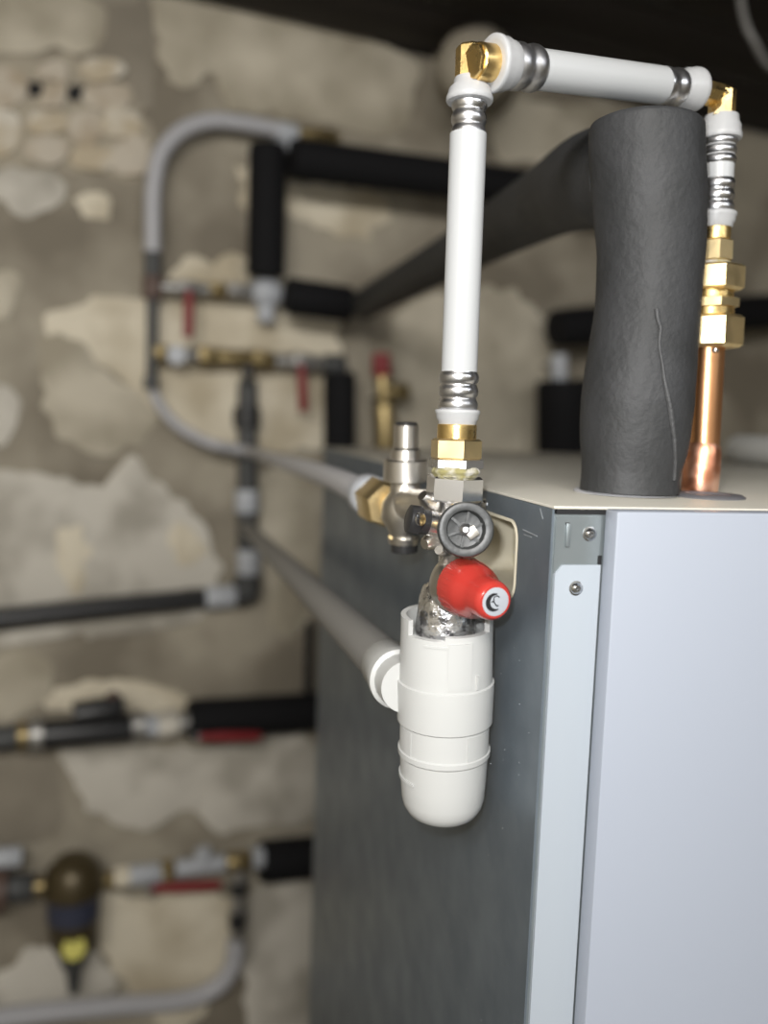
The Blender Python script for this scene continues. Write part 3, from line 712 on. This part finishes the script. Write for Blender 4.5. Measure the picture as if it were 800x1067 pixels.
# valve row 1
o = root('ball_valve', 'upper small ball valve with red lever hanging down, beside the arched pipe', 'valve', W(197, 302, OFF), 'small ball valves on the wall')
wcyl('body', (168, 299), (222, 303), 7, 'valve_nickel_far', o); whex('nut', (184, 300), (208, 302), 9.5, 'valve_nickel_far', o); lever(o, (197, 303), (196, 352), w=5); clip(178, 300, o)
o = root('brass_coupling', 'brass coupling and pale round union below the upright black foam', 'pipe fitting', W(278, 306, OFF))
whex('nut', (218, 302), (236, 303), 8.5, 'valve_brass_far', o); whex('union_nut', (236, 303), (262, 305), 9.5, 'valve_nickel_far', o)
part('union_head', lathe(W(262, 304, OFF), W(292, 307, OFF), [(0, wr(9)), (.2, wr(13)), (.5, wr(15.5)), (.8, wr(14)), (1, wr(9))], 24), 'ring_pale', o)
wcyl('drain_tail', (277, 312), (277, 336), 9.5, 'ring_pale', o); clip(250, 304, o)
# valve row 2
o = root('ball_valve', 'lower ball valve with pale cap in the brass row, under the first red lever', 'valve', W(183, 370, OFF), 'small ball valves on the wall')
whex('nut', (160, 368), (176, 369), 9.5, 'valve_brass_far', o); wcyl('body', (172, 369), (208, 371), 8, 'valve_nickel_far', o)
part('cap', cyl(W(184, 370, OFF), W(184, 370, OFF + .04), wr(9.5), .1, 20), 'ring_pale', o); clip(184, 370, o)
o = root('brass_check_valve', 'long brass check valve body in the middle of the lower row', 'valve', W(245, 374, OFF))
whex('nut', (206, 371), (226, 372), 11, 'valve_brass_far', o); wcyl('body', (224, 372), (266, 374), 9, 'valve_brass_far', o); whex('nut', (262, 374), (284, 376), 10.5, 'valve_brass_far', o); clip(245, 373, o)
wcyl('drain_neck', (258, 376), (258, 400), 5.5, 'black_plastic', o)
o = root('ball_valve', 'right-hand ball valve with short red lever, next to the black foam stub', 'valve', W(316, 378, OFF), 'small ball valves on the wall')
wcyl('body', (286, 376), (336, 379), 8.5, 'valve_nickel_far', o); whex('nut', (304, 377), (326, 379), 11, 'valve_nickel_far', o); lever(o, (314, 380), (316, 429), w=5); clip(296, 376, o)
o = root('elbow_with_foam_stub', 'black foam covered elbow dropping down behind the cabinet lid at left', 'pipe insulation', W(355, 460, OFF))
wcyl('elbow', (338, 380), (358, 381), 11, 'pipe_grey_dark', o); wcyl('foam', (354, 388), (354, 476), 17, 'foam_far', o); clip(354, 430, o)
# dark riser with pale rings
o = root('dark_grey_riser', 'dark grey upright pipe with pale rings, crossing the end of the grey drain pipe', 'pipe', W(256, 620, OFF))
wcyl('tube', (258, 396), (257, 612), 10.5, 'pipe_grey_dark', o, off=.03); wcyl('knob', (257, 424), (257, 446), 14, 'black_plastic', o, off=.03)
wcyl('ring', (257, 510), (257, 534), 12.5, 'ring_pale', o, off=.03, label='pale ring'); wcyl('ring', (259, 572), (259, 598), 12.5, 'ring_pale', o, off=.03, label='pale ring')
part('elbow', tube([W(257, 602, .03), W(257, 616, .03), W(246, 620, .03)], wr(14, .03), 20, 6), 'pipe_grey_dark', o); clip(258, 552, o, off=.03)
o = root('black_wall_pipe', 'thin black pipe running along the wall to the left edge with pale end ring', 'pipe', W(215, 622, .03))
wtube('tube', [(216, 623), (110, 633), (0, 645), (-50, 650)], 10.5, 'black_plastic', o, off=.03)
wcyl('ring', (213, 623), (244, 621), 12, 'ring_pale', o, off=.03, label='pale ring'); clip(120, 632, o, off=.03)
# black foam frame
G = 'black foam pipe sleeves on the wall'
o = root('black_foam_sleeve', 'upright black foam sleeve at the left of the wall frame', 'pipe insulation', W(278, 305, OFF), G)
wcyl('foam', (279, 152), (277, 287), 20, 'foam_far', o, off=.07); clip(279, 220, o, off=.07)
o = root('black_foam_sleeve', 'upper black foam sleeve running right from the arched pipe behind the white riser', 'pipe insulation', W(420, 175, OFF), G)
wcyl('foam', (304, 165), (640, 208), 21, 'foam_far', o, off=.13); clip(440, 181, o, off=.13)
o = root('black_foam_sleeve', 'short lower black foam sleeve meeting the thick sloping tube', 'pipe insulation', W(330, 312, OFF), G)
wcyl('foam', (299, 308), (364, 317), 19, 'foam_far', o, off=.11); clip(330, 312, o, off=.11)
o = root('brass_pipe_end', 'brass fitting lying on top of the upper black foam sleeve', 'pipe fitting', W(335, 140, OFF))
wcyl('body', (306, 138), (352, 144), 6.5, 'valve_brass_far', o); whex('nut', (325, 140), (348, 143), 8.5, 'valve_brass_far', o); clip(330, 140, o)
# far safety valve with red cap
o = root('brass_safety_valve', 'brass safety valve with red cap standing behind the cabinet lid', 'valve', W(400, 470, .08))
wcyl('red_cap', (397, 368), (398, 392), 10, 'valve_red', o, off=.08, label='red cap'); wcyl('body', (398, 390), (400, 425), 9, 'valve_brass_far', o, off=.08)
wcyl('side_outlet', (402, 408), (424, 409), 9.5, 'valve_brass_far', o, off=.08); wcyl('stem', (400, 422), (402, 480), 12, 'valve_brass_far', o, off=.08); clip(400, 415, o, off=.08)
# right of the riser
o = root('black_foam_sleeve', 'stout black foam sleeve standing behind the lid, left of the thick foam tube', 'pipe insulation', W(585, 460, .08), G)
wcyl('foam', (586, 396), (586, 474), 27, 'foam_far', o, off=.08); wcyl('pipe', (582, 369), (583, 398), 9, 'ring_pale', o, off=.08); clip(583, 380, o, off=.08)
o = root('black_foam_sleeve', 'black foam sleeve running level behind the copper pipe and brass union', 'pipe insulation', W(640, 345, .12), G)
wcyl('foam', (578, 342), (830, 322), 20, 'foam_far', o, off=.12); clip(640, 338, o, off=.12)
# lower rows
o = root('motor_valve', 'black motorised valve with pale flange on the left of the middle row', 'valve', W(95, 765, OFF))
wcyl('body', (44, 766), (150, 757), 15, 'black_plastic', o); wcyl('flange', (30, 766), (44, 765), 19, 'valve_nickel_far', o); wcyl('drive', (76, 745), (128, 736), 13, 'black_plastic', o, off=.07)
wcyl('cap', (116, 722), (122, 740), 6, 'red_brown', o, off=.07); wcyl('flange', (136, 757), (150, 755), 16, 'valve_nickel_far', o); clip(90, 762, o)
wcyl('neck', (-20, 772), (32, 766), 13, 'pipe_grey_dark', o); wcyl('nut', (18, 767), (28, 766), 14.5, 'valve_brass_far', o)
o = root('pale_union', 'pale wide union between the black motor valve and the foam sleeve', 'pipe fitting', W(175, 755, OFF))
whex('nut', (150, 757), (166, 756), 12, 'ring_pale', o); whex('nut', (164, 756), (186, 753), 14.5, 'plaster_grey', o); wcyl('neck', (184, 754), (200, 752), 10, 'valve_nickel_far', o); clip(172, 755, o)
o = root('black_foam_sleeve', 'black foam sleeve with red lever, running to the cabinet in the middle row', 'pipe insulation', W(260, 748, OFF), G)
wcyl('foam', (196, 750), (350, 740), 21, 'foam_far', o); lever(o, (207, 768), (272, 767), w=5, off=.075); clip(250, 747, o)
o = root('dark_upright_rod', 'thin black upright rod close to the cabinet edge', 'pipe', W(322, 735, .03))
wcyl('rod', (322, 648), (320, 732), 4.5, 'black_plastic', o, off=.03); clip(321, 690, o, off=.03)
o = root('dirt_separator', 'olive-brown dirt separator with blue label and yellow drain cap, lower left', 'dirt separator', W(78, 1030, OFF))
SAX = Axis(W(76, 892, .07), W(77, 1032, .07))
part('body', lathe(SAX.at(890), SAX.at(992), [(0, wr(6)), (.04, wr(16)), (.14, wr(25)), (.30, wr(28.5)), (.36, wr(28.5)), (.40, wr(25)), (.85, wr(24)), (1, wr(15))], 32), 'separator_brown', o)
part('label', lathe(SAX.at(930), SAX.at(954), [(0, wr(25.3)), (1, wr(25.1))], 32, close=False), 'label_blue', o, label='dark blue label band')
part('neck', lathe(SAX.at(988), SAX.at(1034), [(0, wr(16)), (.3, wr(13)), (.5, wr(8)), (1, wr(5))], 20), 'pipe_grey_dark', o)
part('drain_cap', cyl(W(77, 988, .095), W(77, 988, .125), wr(11.5), .12, 20), 'cap_yellow', o, label='yellow drain cap')
wcyl('arm', (32, 924), (122, 917), 9, 'valve_brass_far', o); clip(40, 922, o)
o = root('red_brown_cap', 'dark red round cap at the left edge beside the dirt separator', 'valve', W(0, 925, OFF))
wcyl('cap', (-24, 929), (6, 927), 24, 'red_brown', o); wcyl('neck', (4, 926), (34, 924), 15, 'pipe_grey_dark', o); clip(14, 925, o)
o = root('white_round_knob', 'off-white round knob above the dark red cap at the left edge', 'knob', W(10, 893, OFF))
wcyl('knob', (-12, 895), (22, 892), 11, 'ring_pale', o); clip(6, 893, o)
o = root('pale_ball_valve', 'pale ball valve with long red lever right of the dirt separator', 'valve', W(180, 905, OFF))
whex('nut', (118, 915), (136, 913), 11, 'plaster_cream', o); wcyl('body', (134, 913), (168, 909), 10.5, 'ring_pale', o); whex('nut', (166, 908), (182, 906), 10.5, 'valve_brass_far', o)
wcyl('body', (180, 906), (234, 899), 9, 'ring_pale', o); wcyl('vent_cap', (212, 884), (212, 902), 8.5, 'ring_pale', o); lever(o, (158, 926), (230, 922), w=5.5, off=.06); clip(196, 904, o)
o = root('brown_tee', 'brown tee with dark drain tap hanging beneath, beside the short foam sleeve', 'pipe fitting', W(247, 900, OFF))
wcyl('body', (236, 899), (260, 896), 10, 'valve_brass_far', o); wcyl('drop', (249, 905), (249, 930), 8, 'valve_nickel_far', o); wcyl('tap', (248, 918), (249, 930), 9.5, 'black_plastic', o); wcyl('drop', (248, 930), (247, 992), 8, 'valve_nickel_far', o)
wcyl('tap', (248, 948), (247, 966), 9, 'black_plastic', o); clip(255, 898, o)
o = root('black_foam_sleeve', 'short black foam sleeve of the lowest row against the cabinet', 'pipe insulation', W(300, 895, OFF), G)
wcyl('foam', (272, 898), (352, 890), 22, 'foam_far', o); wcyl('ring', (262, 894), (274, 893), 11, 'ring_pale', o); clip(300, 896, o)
o = root('pale_floor_pipe', 'pale grey pipe curving down from the brown tee and away to the left', 'pipe', W(0, 1055, OFF))
wtube('tube', [(246, 978), (243, 1004), (226, 1028), (190, 1042), (120, 1048), (40, 1056), (-60, 1068)], 9.5, 'pipe_white_grey', o); clip(120, 1048, o)
# things on and above the lid at the right edge
la = onlid(768, 483); lb = onlid(860, 492)
o = root('white_tube_on_lid', 'pale tube lying across the back of the cabinet lid at the right edge', 'pipe', la)
part('tube', tube([la + Vector((0, 0, .0185)), la.lerp(lb, .5) + Vector((.0, 0.01, .0185)), lb + Vector((0, 0, .0185))], .018, 24, 6), 'siphon_white', o)
o = root('hanging_cable', 'grey cable looping down from the ceiling at the upper right corner', 'cable', W(790, 60, .4))
ctop = P(772, -60, 1.5); ctop.z = ZC
part('cable', tube([ctop, P(773, 10, 1.5), P(785, 42, 1.5), P(812, 74, 1.55)] + [P(880, 60, 1.6)], .006, 12, 8), 'drain_grey', o)
